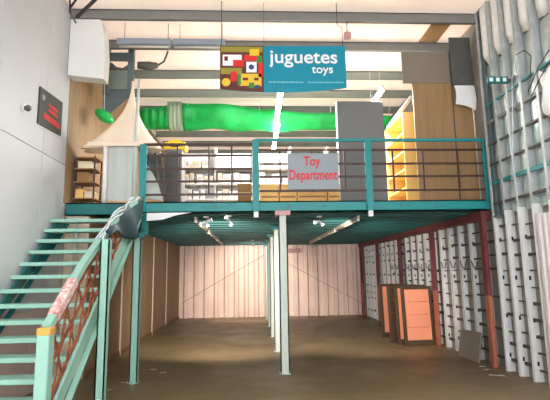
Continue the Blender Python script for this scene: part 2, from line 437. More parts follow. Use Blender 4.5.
# support columns under the deck
def hcol(name, x, y, z0, z1, m, label, group=None, w=.11, cat='column', top=None):
    e = empty(name, (x, y, 0), label, cat, group)
    b = MB().box((x-w/2, y-w/2, z0+.012), (x-w/2+.016, y+w/2, z1)).box((x+w/2-.016, y-w/2, z0+.012), (x+w/2, y+w/2, z1)).box((x-w/2, y-w/2, z0+.012), (x+w/2, y-w/2+.014, z1)).box((x-w/2, y+w/2-.014, z0+.012), (x+w/2, y+w/2, z1))
    b.build('shaft', m, e)
    MB().box((x-w*.62, y-w*.62, z0), (x+w*.62, y+w*.62, z0+.012)).build('base_plate', m, e)
    if top: MB().box((x-w*.9, y-w*.75, z1-.015), (x+w*.9, y+w*.6, z1+.06)).build('cap_bracket', top, e)
    return e
nm = ['nearest', 'second', 'third', 'fourth', 'farthest']
for i, y in enumerate((7.62, 9.66, 11.8, 13.9, 16.0)):
    hcol('support_column', .50, y, 0, ZU-.08 if i else ZU-.03, 'mint_pale' if i else 'mint_pale', 'pale mint steel column in the middle row under the deck, %s from the front' % nm[i], 'middle row of support columns', .14, top='bracket_pink' if i == 0 else 'teal_deep')
hcol('support_column', -1.78, 7.26, 0, 2.16, 'mint', 'mint steel column under the landing end, standing free beside the stairs', w=.12, top='teal_deep')
hcol('support_column', -1.72, 5.52, 0, 2.0, 'mint', 'mint steel column close against the outer side of the stairs', w=.105)
rn = ['nearest', 'second', 'third', 'fourth', 'farthest']
for i, y in enumerate(POSTS):
    e = empty('red_post', (XR-.19, y, 0), 'rust red steel post at the studded right wall, %s from the front' % rn[i], 'post', 'red posts along the right wall')
    x = XR-.19
    def ibeam(z0, z1): return MB().box((x-.04, y-.05, z0), (x-.028, y+.05, z1)).box((x+.028, y-.05, z0), (x+.04, y+.05, z1)).box((x-.035, y-.05, z0), (x+.035, y-.038, z1))
    ibeam(1.15, ZU-.14).build('upper_shaft', 'oxide_red', e); ibeam(0.012, 1.15).build('lower_shaft', 'oxide_orange', e)
    MB().box((x-.06, y-.07, 0), (x+.06, y+.07, .012)).build('base_plate', 'oxide_red', e)

# guard railing along the deck front
rl = empty('guard_railing', (1.0, YF, ZD), 'teal and brown metal guard railing along the front of the mezzanine', 'railing')
for x in (-1.80, .06, 1.97, 4.02):
    z1 = 3.80 if x > 0 else 3.72
    MB().box((x-.055, YF-.085, 2.58), (x+.055, YF-.022, z1), .006).build('post', 'teal', rl)
MB().box((.06, YF-.08, 3.765), (4.05, YF-.03, 3.815)).build('top_rail', 'teal', rl)
MB().box((-1.80, YF-.08, 3.70), (.06, YF-.03, 3.735)).build('top_rail', 'rail_brown', rl)
for zs, xa, xb in (((3.62, 3.38, 3.16, 2.92), .12, 3.97), ((3.53, 3.30, 3.09, 2.87), -1.74, 0.0)):
    for z in zs:
        MB().box((xa, YF-.066, z-.017), (xb, YF-.042, z+.017)).build('rail', 'rail_brown', rl)
for x in (-1.24, -.72, -.34): MB().box((x-.013, YF-.041, 2.86), (x+.013, YF-.022, 3.72)).build('baluster', 'rail_brown', rl)
for x in (.47, 1.01, 1.57, 2.4, 2.92, 3.53): MB().box((x-.013, YF-.041, 2.90), (x+.013, YF-.022, 3.63)).build('baluster', 'rail_brown', rl)
for x in (.06, 1.97): MB().box((x-.04, YF-.08, 2.48), (x+.04, YF-.03, 2.58), .008).build('white_clip', 'print_white', rl)

# ================================================================== STAIRS
st = empty('staircase', (-2.4, 4.2, 0), 'mint green open riser steel staircase climbing the white wall', 'staircase')
XS = -1.83; RISE, RUN = .166, .208
def ty(i): return 7.05-RUN*i
def tz(i): return 2.43-RISE*i
for i in range(15):
    MB().box((XW+.005, ty(i), tz(i)-.05), (XS-.03, ty(i)+.25, tz(i)), .006).build('tread', 'mint', st)
sl = RISE/RUN
def stringer(x, dz, m):
    ya, yb = 4.18, 7.5
    def zl(y): return 2.43-sl*(7.05-y)
    poly = [(ya, max(0, zl(ya)-.26+dz)), (yb, zl(yb)-.26+dz), (yb, min(zl(yb)+.02+dz, 2.5)), (yb-.35, zl(yb-.35)+.02+dz), (ya, zl(ya)+.02+dz)]
    b = MB().prism(poly, lambda p: (x-.015, p[0], p[1]), lambda p: (x+.015, p[0], p[1]))
    b.bar((x+.03*(1 if x > -2.4 else 1), ya, zl(ya)-.245+dz), (x+.03, yb, zl(yb)-.245+dz), .06, .02)
    return b.build('stringer', m, st)
stringer(XW+.06, -.13, 'teal_deep'); stringer(XS, .0, 'mint')
# bottom newel, handrail, rusty lattice
MB().box((XS-.06, 4.24, 0), (XS+.05, 4.36, 1.09), .008).build('newel_post', 'mint', st)
MB().box((XS-.064, 4.236, 1.07), (XS+.054, 4.364, 1.14), .01).build('newel_band', 'tape_amber', st)
rp = [(4.30, 1.13), (5.08, 1.69), (6.15, 2.30), (6.85, 2.60), (7.47, 2.80)]
b = MB()
for (ya, za), (yb, zb) in zip(rp[:-1], rp[1:]): b.bar((XS, ya, za), (XS, yb, zb), .075, .07)
b.build('handrail', 'mint', st)
MB().bar((XS, 4.42, 1.215), (XS, 4.86, 1.53), .088, .084).build('rail_wrap', 'wrap_print', st)
def lerp(pts, y):
    for (ya, za), (yb, zb) in zip(pts[:-1], pts[1:]):
        if ya <= y <= yb: return za+(zb-za)*(y-ya)/(yb-ya)
    return pts[-1][1]
def nos(y): return 2.43-sl*(7.05-y)+.02
def lat(y, t): return nos(y)+.05+(lerp(rp, y)-.05-nos(y)-.05)*t
for t in (.08, .5, .88):
    b = MB()
    yy = [4.40+2.15*k/8 for k in range(9)]
    for ya, yb in zip(yy[:-1], yy[1:]): b.bar((XS, ya, lat(ya, t)), (XS, yb, lat(yb, t)), .02, .026)
    b.build('infill_rail', 'rust', st)
for k in range(7):
    y = 4.45+.28*k
    MB().bar((XS+.012, y, lat(y, .05)), (XS+.012, y+.26, lat(y+.26, .92)), .014, .022).build('lattice_bar', 'rust', st)
    MB().bar((XS-.012, y, lat(y, .92)), (XS-.012, y+.26, lat(y+.26, .05)), .014, .022).build('lattice_bar', 'rust', st)
# pale cables running down the top of the handrail
for k in range(3):
    pts = [(XS+.03*(k-1)+.02*math.sin(q*1.3+k), 5.55+q*.19, lerp(rp, 5.55+q*.19)+.05+.02*math.sin(q*1.7+k*2)) for q in range(10)]
    o = MB().tube(pts, .011, 6).build('loose_cable', 'cable_white'); tag(o, ['pale cable lying on the handrail, inner strand of three', 'pale cable lying on the handrail, middle strand of three', 'pale cable lying on the handrail, outer strand of three'][k], 'cable', 'cables on the stair handrail')
# dark teal sheet wrapped over the head of the stairs
def sheet(u, v):
    y = 5.72+1.70*u; top = lerp(rp, y)+.05; bot = min(2.11+.03*math.sin(u*9), top-.06)
    return (XS+.075+.03*math.sin(u*11+v*3)-.05*v*v, y, bot+(top-bot)*v)
o = MB().grid(sheet, 20, 10).build('draped_sheet', 'teal_dark'); solid(o, .012); tag(o, 'dark teal sheet hanging over the head of the stairs', 'sheet')
# thin white pipe and fittings under the landing
pipe = pX(68, 250, -2.75)
o = MB().tube([(-2.8, 7.42, 1.55), (-2.8, 7.42, 2.5)], .03, 8).build('drain_pipe', 'mint_pale'); tag(o, 'short pale vertical pipe hanging under the landing behind the treads', 'pipe')

# ================================================================== STEEL AND THINGS AROUND THE FRAME
e = empty('frame_column', (XR-.13, 7.30, 0), 'blue grey steel building column beside the railing at the right wall', 'column')
x0 = XR-.125
MB().box((x0, 7.27, 2.45), (XR-.005, 7.285, ZR)).build('web', 'frame_steel', e)
MB().box((x0, 7.22, 2.45), (x0+.014, 7.333, ZR)).build('flange', 'frame_steel', e); MB().box((XR-.019, 7.22, 2.45), (XR-.005, 7.333, ZR)).build('flange', 'frame_steel', e)
MB().box((x0-.02, 7.21, 2.42), (XR-.002, 7.335, 2.45)).build('foot_plate', 'frame_steel', e)
for z in (3.0, 3.25, 3.5): MB().tube([(x0+.06, 7.255, z), (x0+.06, 7.27, z)], .016, 6).build('bolt', 'dark_hole', e)
# left column with boxed opening
e = empty('frame_bracket', (-2.55, 8.6, ZR), 'grey green steel bracket frame with a small opening below the roof at left', 'bracket')
MB().box((-2.86, 8.56, 5.0), (-2.76, 8.66, ZR)).build('post', 'frame_steel', e)
MB().box((-2.40, 8.56, 4.95), (-2.29, 8.66, ZR)).build('post', 'frame_steel', e)
MB().box((-2.76, 8.57, 5.72), (-2.40, 8.65, 5.87)).build('crossbar', 'frame_steel', e)
MB().box((-2.76, 8.57, 5.12), (-2.40, 8.65, 5.50)).build('crossbar', 'purlin_green', e)
MB().prism([(-2.76, 5.5), (-2.40, 5.5), (-2.40, 5.62), (-2.5, 5.55), (-2.62, 5.57), (-2.7, 5.65), (-2.76, 5.66)], lambda p: (p[0], 8.57, p[1]), lambda p: (p[0], 8.6, p[1])).build('cut_plate', 'dark_steel', e)
MB().prism([(-2.86, 4.5), (-2.40, 4.95), (-2.29, 5.12), (-2.86, 5.12)], lambda p: (p[0], 8.6, p[1]), lambda p: (p[0], 8.63, p[1])).build('gusset', 'frame_steel', e)
# big tan partition at right with haunch plate
e = empty('plywood_partition', (3.5, 7.95, ZD), 'tall tan plywood partition standing behind the railing at right', 'partition')
MB().box((2.97, 7.94, ZD), (3.70, 7.98, 5.0), .004).build('plywood_sheet', 'plywood_tan', e); MB().box((3.708, 7.94, ZD), (4.07, 7.98, 5.0), .004).build('plywood_sheet', 'plywood_tan', e)
MB().box((2.80, 7.94, 5.006), (3.70, 7.98, 5.62), .004).build('plywood_sheet', 'board_taupe', e)  # darker top sheets: shade below the roof painted into their colour
MB().box((3.708, 7.94, 5.006), (4.07, 7.98, 5.62), .004).build('plywood_sheet', 'board_taupe', e)
MB().tube([(3.70, 7.925, 2.75), (3.70, 7.925, 5.62)], .01, 6).build('joint_wire', 'dark_steel', e)
e = empty('haunch_plate', (3.9, 7.85, ZR), 'dark grey steel haunch plate against the right column above the partition', 'plate')
MB().prism([(3.68, 4.95), (4.07, 4.75), (4.07, 5.86), (3.68, 5.86)], lambda p: (p[0], 7.84, p[1]), lambda p: (p[0], 7.87, p[1])).build('plate', 'dark_steel', e)
MB().grid(lambda u, v: (3.70+.37*u, 7.82-.05*math.sin(math.pi*v), 4.55+.36*v-.12*u*u*(1-v)), 8, 5).build('white_cover', 'print_white', e)
tag(MB().box((3.30, 7.5, ZR-.045), (3.66, 8.35, ZR-.03)).build('ceiling_board', 'plywood_tan'), 'small tan board fixed between two purlins at right', 'board')

# ================================================================== SIGNS
bn = empty('hanging_banner', (.5, 7.10, 4.5), 'teal hanging banner reading juguetes toys with a toy picture', 'banner')
bx0, bx1 = -.51, 1.56
def ztop(x): return 5.265+.02*(x-bx0)/(bx1-bx0)
def zbot(x):
    t = (x-bx0)/(bx1-bx0); return 4.53+.03*t-.075*math.sin(math.pi*t)**.8
n = 24; poly = [(bx0+(bx1-bx0)*k/n, zbot(bx0+(bx1-bx0)*k/n)) for k in range(n+1)]+[(bx1, ztop(bx1)), (bx0, ztop(bx0))]
MB().prism(poly, lambda p: (p[0], 7.10, p[1]), lambda p: (p[0], 7.12, p[1])).build('board', 'banner_teal', bn)
px1 = .20
pp = [(bx0+(px1-bx0)*k/8, zbot(bx0+(px1-bx0)*k/8)) for k in range(9)]+[(px1, ztop(px1)), (bx0, ztop(bx0))]
pic = MB().prism(pp, lambda p: (p[0], 7.094, p[1]), lambda p: (p[0], 7.10, p[1])).build('picture', 'print_dark', bn)
def pr(name, m, x0, z0, x1, z1, lev=1):            # a printed shape on the picture, in picture fractions
    X = lambda u: bx0+(px1-bx0)*u; Z = lambda v: 4.50+(5.265-4.50)*v
    MB().box((X(x0), 7.094-.002*lev, Z(z0)), (X(x1), 7.094-.002*(lev-1), Z(z1))).build(name, m, pic)
def disc(name, m, cx, cz, r, lev=2):
    X = bx0+(px1-bx0)*cx; Z = 4.50+(5.265-4.50)*cz
    MB().tube([(X, 7.094-.002*(lev-1), Z), (X, 7.094-.002*lev, Z)], r, 14).build(name, m, pic)
pr('printed_patch', 'print_olive', .02, .86, .98, .985); pr('printed_block', 'print_white', .06, .55, .50, .80)
pr('printed_block', 'print_bright_red', .55, .66, .85, .80); pr('printed_block', 'print_yellow', .68, .78, .90, .93, 2)
pr('printed_block', 'print_bright_red', .30, .53, .55, .68, 2); pr('printed_block', 'print_dark', .10, .66, .18, .76, 2)
pr('printed_block', 'print_olive', .02, .36, .50, .50); pr('printed_block', 'print_white', .60, .40, .84, .64, 2)
disc('printed_dot', 'print_blue', .72, .52, .045, 3)
pr('printed_block', 'print_yellow', .45, .10, .95, .37, 2); pr('printed_block', 'print_dark', .52, .22, .64, .28, 3); pr('printed_block', 'print_dark', .78, .22, .88, .28, 3)
pr('printed_block', 'print_bright_red', .24, .20, .38, .42, 2); pr('printed_block', 'print_green', .40, .12, .48, .36, 3)
pr('printed_block', 'print_green', .66, .05, .78, .17, 3); disc('printed_dot', 'print_yellow', .14, .18, .07, 2); pr('printed_block', 'print_bright_red', .88, .30, .98, .62, 2)
pr('printed_block', 'print_green', .84, .62, .97, .78, 2); pr('printed_block', 'print_blue', .80, .06, .90, .12, 3)
text('lettering', 'juguetes', 'print_white', bn, .29, 1.42, 4.90, 5.19, 7.10, bold=.012)
text('lettering', 'toys', 'print_white', bn, .99, 1.34, 4.76, 4.92, 7.10, bold=.008)
x = .28
while x < 1.50:                                      # a line of print too small to read
    wd = random.uniform(.03, .09)
    if not .84 < x < .90: MB().box((x, 7.096, 4.635), (min(x+wd, 1.51), 7.10, 4.655)).build('small_print', 'print_pale', bn)
    x += wd+.012
MB().tube([(-.49, 7.11, 5.26), (-.49, 7.11, ZR+.04)], .006, 6).build('hanging_wire', 'cable_black', bn)
MB().tube([(1.52, 7.11, 5.28), (1.52, 7.11, 5.62), (1.44, 7.11, 5.66), (1.44, 7.11, ZR+.04)], .006, 6).build('hanging_wire', 'cable_black', bn)
MB().tube([(.21, 7.11, 5.27), (.21, 7.11, ZR+.04)], .003, 5).build('hanging_wire', 'cable_black', bn)

ts = empty('department_sign', (1.0, YF-.05, 2.94), 'grey sign reading Toy Department in red letters on the railing', 'sign')
MB().box((.585, YF-.112, 2.935), (1.445, YF-.092, 3.555), .004).build('board', 'sign_grey', ts)
text('lettering', 'Toy', 'sign_red', ts, .86, 1.14, 3.285, 3.495, YF-.112, bold=.021)
text('lettering', 'Department', 'sign_red', ts, .615, 1.42, 3.045, 3.265, YF-.112, bold=.021)
for x in (.66, 1.37): MB().tube([(x, YF-.095, 3.52), (x, YF-.068, 3.62)], .005, 5).build('tie', 'cable_black', ts)

e = empty('wall_sign', (XW, 6.85, 3.7), 'black notice with red print on the white left wall', 'sign')
def quad(ya, yb, z0a, z1a, z0b, z1b, x, t, m, name):
    MB()._add([(x, ya, z0a), (x, yb, z0b), (x, yb, z1b), (x, ya, z1a), (x+t, ya, z0a), (x+t, yb, z0b), (x+t, yb, z1b), (x+t, ya, z1a)],
        [(0, 1, 2, 3), (7, 6, 5, 4), (0, 4, 5, 1), (1, 5, 6, 2), (2, 6, 7, 3), (3, 7, 4, 0)]).build(name, m, e)
quad(6.44, 7.22, 3.73, 4.28, 3.78, 4.33, XW, .02, 'black_sign', 'board')
def redline(ya, yb, z, h):
    y = ya
    while y < yb:
        wd = random.uniform(.04, .075)
        quad(y, min(y+wd, yb), z, z+h*random.uniform(.8, 1), z, z+h*random.uniform(.8, 1), XW+.02, .002, 'print_bright_red', 'red_print'); y += wd+.012
redline(6.74, 7.05, 4.09, .055); redline(6.74, 7.05, 4.01, .055); redline(6.60, 7.15, 3.86, .10)
quad(6.52, 6.60, 4.12, 4.2, 4.12, 4.2, XW+.02, .002, 'sign_grey', 'pale_mark')

e = empty('round_sensor', (XW, 6.05, 3.81), 'small round metal sensor on the white left wall beside the notice', 'sensor')
MB().tube([(XW, 6.05, 3.81), (XW+.02, 6.05, 3.81)], .06, 12).build('rose', 'print_white', e)
MB().tube([(XW+.02, 6.05, 3.81), (XW+.06, 6.05, 3.81), (XW+.09, 6.05, 3.81)], [.03, .045, .03], 12).build('cap', 'dark_steel', e)

e = empty('roof_bracket', (-2.9, 6.6, ZR), 'dark metal strut bracket hanging from the roof at top left', 'bracket')
P = lambda x, y: tuple(pY(x, y, 6.9))
MB().bar(P(76, 18), P(98, -3), .03, .05).build('strut', 'cable_black', e)
MB().bar(P(70, 8), P(78, -3), .02, .03).build('strut', 'cable_black', e)
MB().bar(P(70, -3), P(70, 13), .02, .02).build('hanger', 'cable_black', e)
MB().bar(P(70, 12), P(76, 23), .02, .03).build('arm', 'dark_steel', e)
MB().bar(P(69, -2), P(99, -2), .03, .02).build('top_bar', 'cable_black', e)
# ================================================================== LAMPS
def fixture(name, label, x, ya, yb, z, lit, power=0, group=None):
    e = empty(name, (x, (ya+yb)/2, z), label, 'light', group)
    MB().box((x-.022, ya, z-.02), (x+.022, yb, z+.04), .008).build('housing', 'print_white' if lit else 'tube_off', e)
    for s in ((-1, 1) if lit else (0,)):
        MB().tube([(x+s*.03, ya+.04, z-.04), (x+s*.03, yb-.04, z-.04)], .018, 10).build('tube', 'tube_glow' if lit else 'tube_off', e)
        for yy in (ya+.02, yb-.05): MB().box((x+s*.03-.02, yy, z-.06), (x+s*.03+.02, yy+.03, z-.01)).build('lamp_holder', 'print_white', e)
    if lit:
        for yy in (ya+.2, yb-.2): MB().tube([(x, yy, z+.04), (x, yy, ZR+.02)], .004, 5).build('hanging_wire', 'cable_white', e)
    if lit: area('tube_light', (x, (ya+yb)/2, z-.075), .1, yb-ya, power, parent=e, col=(1, .97, .93))
    return e
zl = 5.10
fixture('fluorescent_light', 'lit fluorescent tube light in the middle of the roof, nearer one', .57, 8.5, 10.3, zl, True, 150, 'lit roof tubes')
fixture('fluorescent_light', 'lit fluorescent tube light in the middle of the roof, farther one', .62, 10.4, 12.9, zl, True, 170, 'lit roof tubes')
fixture('fluorescent_light', 'lit fluorescent tube light above the yellow bookcase', 2.54, 8.36, 9.45, zl, True, 75, 'lit roof tubes')
un = ['nearest', 'second', 'farthest']
for x, side in ((-.98, 'left'), (1.86, 'right')):
    for k, (ya, yb) in enumerate(((7.95, 10.2), (10.3, 12.6), (12.7, 15.0))):
        fixture('strip_light', 'unlit strip light under the deck, %s in the %s row' % (un[k], side), x, ya, yb, ZU-.045, False, group='strip lights under the deck')
# suspended unlit fittings near the roof front
for k, (a, b_) in enumerate(((-2.38, -1.44), (-1.40, -.47))):
    e = empty('suspended_light', ((a+b_)/2, 7.8, 5.7), ['long blue grey light fitting hanging below the roof, left one of a pair', 'long blue grey light fitting hanging below the roof, one nearer the banner'][k], 'light', 'suspended light fittings')
    MB().prism([(7.72, 5.62), (7.88, 5.62), (7.84, 5.74), (7.76, 5.74)], lambda p: (a, p[0], p[1]), lambda p: (b_, p[0], p[1])).build('housing', 'fixture_blue', e)
    MB().tube([(a+.03, 7.8, 5.60), (b_-.03, 7.8, 5.60)], .02, 8).build('tube', 'tube_off', e)
    for x in (a+.12, b_-.05): MB().tube([(x, 7.8, 5.74), (x, 7.8, ZR-.02)], .005, 5).build('hanging_wire', 'cable_black', e)
# spot lamps under the deck
def spot(label, x, y, dirs, aim=0.):
    e = empty('spot_lamp', (x, y, ZU), label, 'lamp', 'spot lamps under the deck')
    MB().tube([(x, y, ZU), (x, y, ZU-.03)], .05, 12).build('mount', 'print_white', e)
    MB().tube([(x, y, ZU-.03), (x, y, ZU-.09)], .014, 8).build('stem', 'dark_steel', e)
    for dx, dy, dz in dirs:
        d = Vector((dx, dy, dz)).normalized(); p = Vector((x, y, ZU-.09))
        h = MB().tube([p, p+d*.04, p+d*.10], [.014, .026, .036], 12).build('lamp_head', 'print_white', e)
        MB().tube([p+d*.101, p+d*.106], .03, 12).build('bulb_face', 'bulb_glow', h)
    l = bpy.data.lights.new('spot_beam', 'SPOT'); l.energy = 190; l.color = (1, .88, .78); l.shadow_soft_size = .06; l.spot_size = 1.75; l.spot_blend = .8
    o = bpy.data.objects.new('spot_beam', l); C.objects.link(o); o.parent = e; o.location = (0, .0, -.26)
    o.rotation_euler = Vector((aim, 1, -.5)).to_track_quat('-Z', 'Y').to_euler()
spot('three headed white spot lamp under the deck beside the left strip light', -.80, 7.95, ((1, .1, .3), (-1, -.2, -.5), (.3, -.4, -.8)))
spot('small white spot lamp under the deck between the left strip and the middle column', -.40, 7.85, ((.4, -.5, -.8), (-.2, -.3, .2)))
spot('twin white spot lamp under the deck right of the middle column', 1.18, 8.05, ((-.8, -.3, -.3), (.6, -.4, -.8)), .55)
spot('spot lamp far back under the deck near the back wall', .0, 14.2, ((-.4, .5, -.6), (.5, .5, -.6)))
# dark lamp with an arm under the roof
e = empty('arm_lamp', (-1.9, 8.6, ZR-.2), 'dark lamp with a bent arm hanging between purlins left of the banner', 'lamp')
MB().tube([(-2.2, 8.55, 5.60), (-1.98, 8.55, 5.58), (-1.82, 8.55, 5.60)], [.07, .09, .05], 10).build('lamp_body', 'dark_steel', e)
MB().tube([(-1.82, 8.55, 5.60), (-1.70, 8.55, 5.68), (-1.62, 8.5, ZR-.2)], .02, 8).build('arm', 'dark_steel', e)
# junction box near the banner
e = empty('cable_box', (1.62, 7.35, ZR-.2), 'small pale cable box hanging under the first purlin beside the banner', 'box')
MB().box((1.60, 7.30, 5.55), (1.72, 7.4, 5.66), .01).build('body', 'bracket_pink', e); MB().tube([(1.66, 7.35, 5.66), (1.66, 7.35, ZR-.2)], .008, 6).build('hanger', 'cable_black', e)

# ================================================================== THINGS ON THE DECK
# green tarpaulin slung under the purlins
def tarp(x0, x1, f):
    def g(u, v):
        x = x0+(x1-x0)*u; top, bot = f(u); a = (v-.5)*math.pi*1.0
        return (x, 11.5+.34*math.sin(a)+.04*math.sin(u*23+v*4), bot+(top-bot)*(1-math.cos(a))*1.0+.02*math.sin(u*31)*math.sin(v*9))
    return g
o = MB().grid(tarp(-1.75, 3.6, lambda u: (5.82-.36*u+.04*math.sin(u*9), 5.22+.02*math.sin(u*12))), 60, 14).build('green_tarpaulin', 'tarp_green'); solid(o, .008)
tag(o, 'long bright green tarpaulin slung below the roof behind the banner', 'tarpaulin')
for x, z in ((-1.6, 5.78), (.2, 5.66), (2.0, 5.55), (3.5, 5.44)):
    for s_ in (-1, 1): MB().tube([(x, 11.5+s_*.33, z-.03), (x, 11.5+s_*.52, ZR-.19)], .006, 5).build('cord', 'cable_white', o)
o = MB().grid(tarp(-2.8, -2.12, lambda u: (5.66+.1*u, 5.24)), 12, 12).build('green_tarpaulin', 'tarp_green'); solid(o, .008); tag(o, 'short piece of green tarpaulin above the canopy, left of the clear wrap', 'tarpaulin')
o = MB().grid(tarp(-2.115, -1.755, lambda u: (5.86, 5.20)), 10, 12).build('clear_wrap', 'tarp_clear'); solid(o, .006); tag(o, 'cloudy clear plastic wrap joining the two green tarpaulins', 'plastic')
# little green bundle left of the canopy
c = pY(104, 116, 8.3)
o = MB().grid(lambda u, v: (c.x+.17*math.cos(u*6.283)*math.sin(v*3.1416)*(1+.1*math.sin(3*u*6.283)), c.y+.14*math.sin(u*6.283)*math.sin(v*3.1416), c.z+.12*math.cos(v*3.1416)+.08*math.cos(u*6.283)*-1*math.sin(v*3.1416)), 16, 10).build('green_bundle', 'tarp_green')
tag(o, 'small bundle of green plastic hung by the brown wall', 'bundle')
MB().tube([(c.x, c.y, c.z+.1), (c.x-.05, c.y, ZR)], .006, 5).build('string', 'cable_white', o)

# peaked canopy
tx, tyy = -2.28, 8.12
cp = empty('canopy_tent', (tx, tyy, ZD), 'cream peaked fabric canopy on posts at the head of the stairs', 'canopy')
def cano(u, v):
    a = u*2*math.pi; t = v; cx, cy = math.cos(a), math.sin(a); k = 1/max(abs(cx), abs(cy))**.7
    r = .015+(.80 if cx < 0 else .50)*t**2.3
    fold = 1+.05*math.sin(10*a)*t
    return (-2.10+r*k*cx*fold, 7.86+(.015+.2*t**1.5)*k*cy*fold, 4.97-1.22*t-.05*t*abs(math.sin(2*a)))
o = MB().grid(cano, 64, 16).build('canopy', 'canvas', cp); solid(o, .008)
b = MB().box((-2.75, 7.60, 3.72), (-1.60, 7.615, 3.79)); b.build('valance', 'canvas', cp)
px = pY(135, 150, 7.62).x
MB().tube([(px+.0, 7.66, ZD), (px, 7.68, 4.0), (px, 7.74, 4.97)], [.04, .035, .02], 10).build('pole', 'mint_pale', cp)
MB().tube([(pY(105, 180, 7.62).x, 7.64, ZD), (pY(105, 150, 7.62).x, 7.64, 3.82)], .035, 10).build('pole', 'print_white', cp)
MB().grid(lambda u, v: (pY(107, 170, 7.68).x+(px-pY(107, 170, 7.68).x)*u, 7.70+.015*math.sin(u*14), 2.80+.94*v), 20, 4).build('side_panel', 'canvas_grey', cp)
# dark curtain with its pale lining turned back
def cur(u, v): return (-1.84+.28*u+.10*(1-v)*u, 7.80+.04*math.sin(u*16), 2.9+.74*v)
o = MB().grid(cur, 20, 8).build('dark_curtain', 'curtain_dark'); solid(o, .01); tag(o, 'dark grey curtain hanging behind the railing beside the canopy pole', 'curtain')
o = MB()._add([(-1.88, 7.72, 2.86), (-1.50, 7.74, 2.80), (-1.60, 7.74, 3.12), (-1.78, 7.73, 3.42), (-1.88, 7.72, 3.5)], [(0, 1, 2, 3, 4)]).build('pale_cloth', 'canvas_grey'); solid(o, .012); tag(o, 'pale cloth corner hanging in front of the dark curtain', 'cloth')
# grey locker between the curtain and the shelves
e = empty('grey_locker', (-1.34, 8.6, ZD), 'grey metal locker behind the railing between curtain and white shelves', 'locker')
MB().box((-1.62, 8.4, ZD), (-1.30, 8.85, 3.88), .008).build('body', 'board_grey', e); MB().box((-1.60, 8.385, 2.8), (-1.32, 8.40, 3.84), .004).build('door', 'curtain_dark', e)
# yellow toy box
e = empty('yellow_box', (-1.5, 8.6, 3.88), 'bright yellow box with black marks on top of the grey locker', 'box')
MB().box((-1.66, 8.45, 3.88), (-1.24, 8.75, 4.03), .02).build('body', 'yellow_toy', e); MB().box((-1.52, 8.444, 3.93), (-1.36, 8.45, 3.97)).build('printed_mark', 'print_dark', e); MB().prism([(-1.6, 4.03), (-1.3, 4.03), (-1.36, 4.09), (-1.54, 4.08)], lambda p: (p[0], 8.5, p[1]), lambda p: (p[0], 8.7, p[1])).build('lid', 'yellow_toy', e)

# white gondola shelving with its goods
gx0, gx1, gy0, gy1 = -1.56, 1.60, 9.4, 9.85
g = empty('gondola_shelving', (0, gy0, ZD), 'long white shelving unit behind the railing left of the sign', 'shelving')
MB().box((gx0, gy1-.03, ZD), (gx1, gy1, 4.16)).build('back_panel', 'shelf_white', g)
ns = 4; bays = [gx0+(gx1-gx0)*k/ns for k in range(ns+1)]
for x in bays: MB().box((x-.02, gy0+.02, ZD), (x+.02, gy1-.03, 4.20)).build('upright', 'box_grey', g)
SH = (2.80, 3.10, 3.42, 3.74)
for z in SH:
    for xa, xb in zip(bays[:-1], bays[1:]): MB().box((xa+.02, gy0, z-.025), (xb-.02, gy1-.03, z)).build('shelf', 'shelf_white', g)
ORD = 'first second third fourth fifth sixth seventh eighth ninth tenth eleventh twelfth thirteenth fourteenth fifteenth sixteenth seventeenth eighteenth nineteenth twentieth twenty-first twenty-second twenty-third twenty-fourth twenty-fifth twenty-sixth twenty-seventh twenty-eighth'.split()
protos = {}
def box_item(m, wd, dp, h):
    key = (m, wd, dp, h)
    if key not in protos:
        b = MB().box((0, 0, 0), (wd, dp, h), .006); b.mat(1).box((wd*.15, -.002, h*.3), (wd*.85, .0, h*.7)); o = b.build('p', [m, 'box_grey' if m != 'box_grey' else 'box_white']); protos[key] = o.data; bpy.data.objects.remove(o)
    return protos[key]
rown = {2.80: 'bottom', 3.10: 'second', 3.42: 'third', 3.74: 'top'}
for z in SH[1:]:
    for bi, (xa, xb) in enumerate(zip(bays[:-1], bays[1:])):
        x = xa+.05; cnt = globals().setdefault('cnt_%g' % z, [0])
        while x < xb-.14:
            wd = random.choice((.09, .12, .16, .2)); h = random.choice((.16, .2, .23)); m = random.choice(('box_white', 'box_white', 'box_white', 'box_grey', 'box_cream'))
            if x+wd > xb-.03: break
            o = bpy.data.objects.new('product_box', box_item(m, wd, .25, h)); C.objects.link(o); o.location = (x, gy0+.03, z)
            col = {'box_white': 'white', 'box_grey': 'grey', 'box_cream': 'cream'}[m]
            tag(o, '%s packaged box, %s from the left on the %s shelf of the white shelving' % (col, ORD[cnt[0]], rown[z]), 'box', 'boxes on the white shelving')
            cnt[0] += 1; x += wd+random.choice((.012, .03, .06))
cl = ['leftmost', 'second', 'third', 'rightmost']
for k, (xa, xb) in enumerate(((.14, .47), (.49, .79), (.81, 1.34), (1.36, 1.58))):
    e = empty('cardboard_carton', ((xa+xb)/2, 8.3, ZD), 'light brown carton behind the railing under the grey sign, %s in the row' % cl[k], 'carton', 'cartons in a row behind the railing')
    MB().box((xa, 8.1, ZD), (xb, 8.5, 3.13), .006).build('body', 'carton', e); MB().box((xa+.02, 8.094, 2.9), (xb-.02, 8.1, 2.93)).build('tape', 'carton_dark', e)
    MB().box((xa+.005, 8.105, 3.13), (xb-.005, 8.29, 3.14)).build('flap', 'carton', e); MB().box((xa+.005, 8.31, 3.13), (xb-.005, 8.495, 3.14)).build('flap', 'carton', e)
e = empty('cardboard_carton', (-.14, 8.2, ZD), 'darker brown carton behind the railing left of the teal post', 'carton')
MB().box((-.26, 8.1, ZD), (-.02, 8.4, 3.16), .006).build('body', 'carton_dark', e); MB().box((-.25, 8.094, 2.98), (-.03, 8.1, 3.0)).build('tape', 'carton', e)

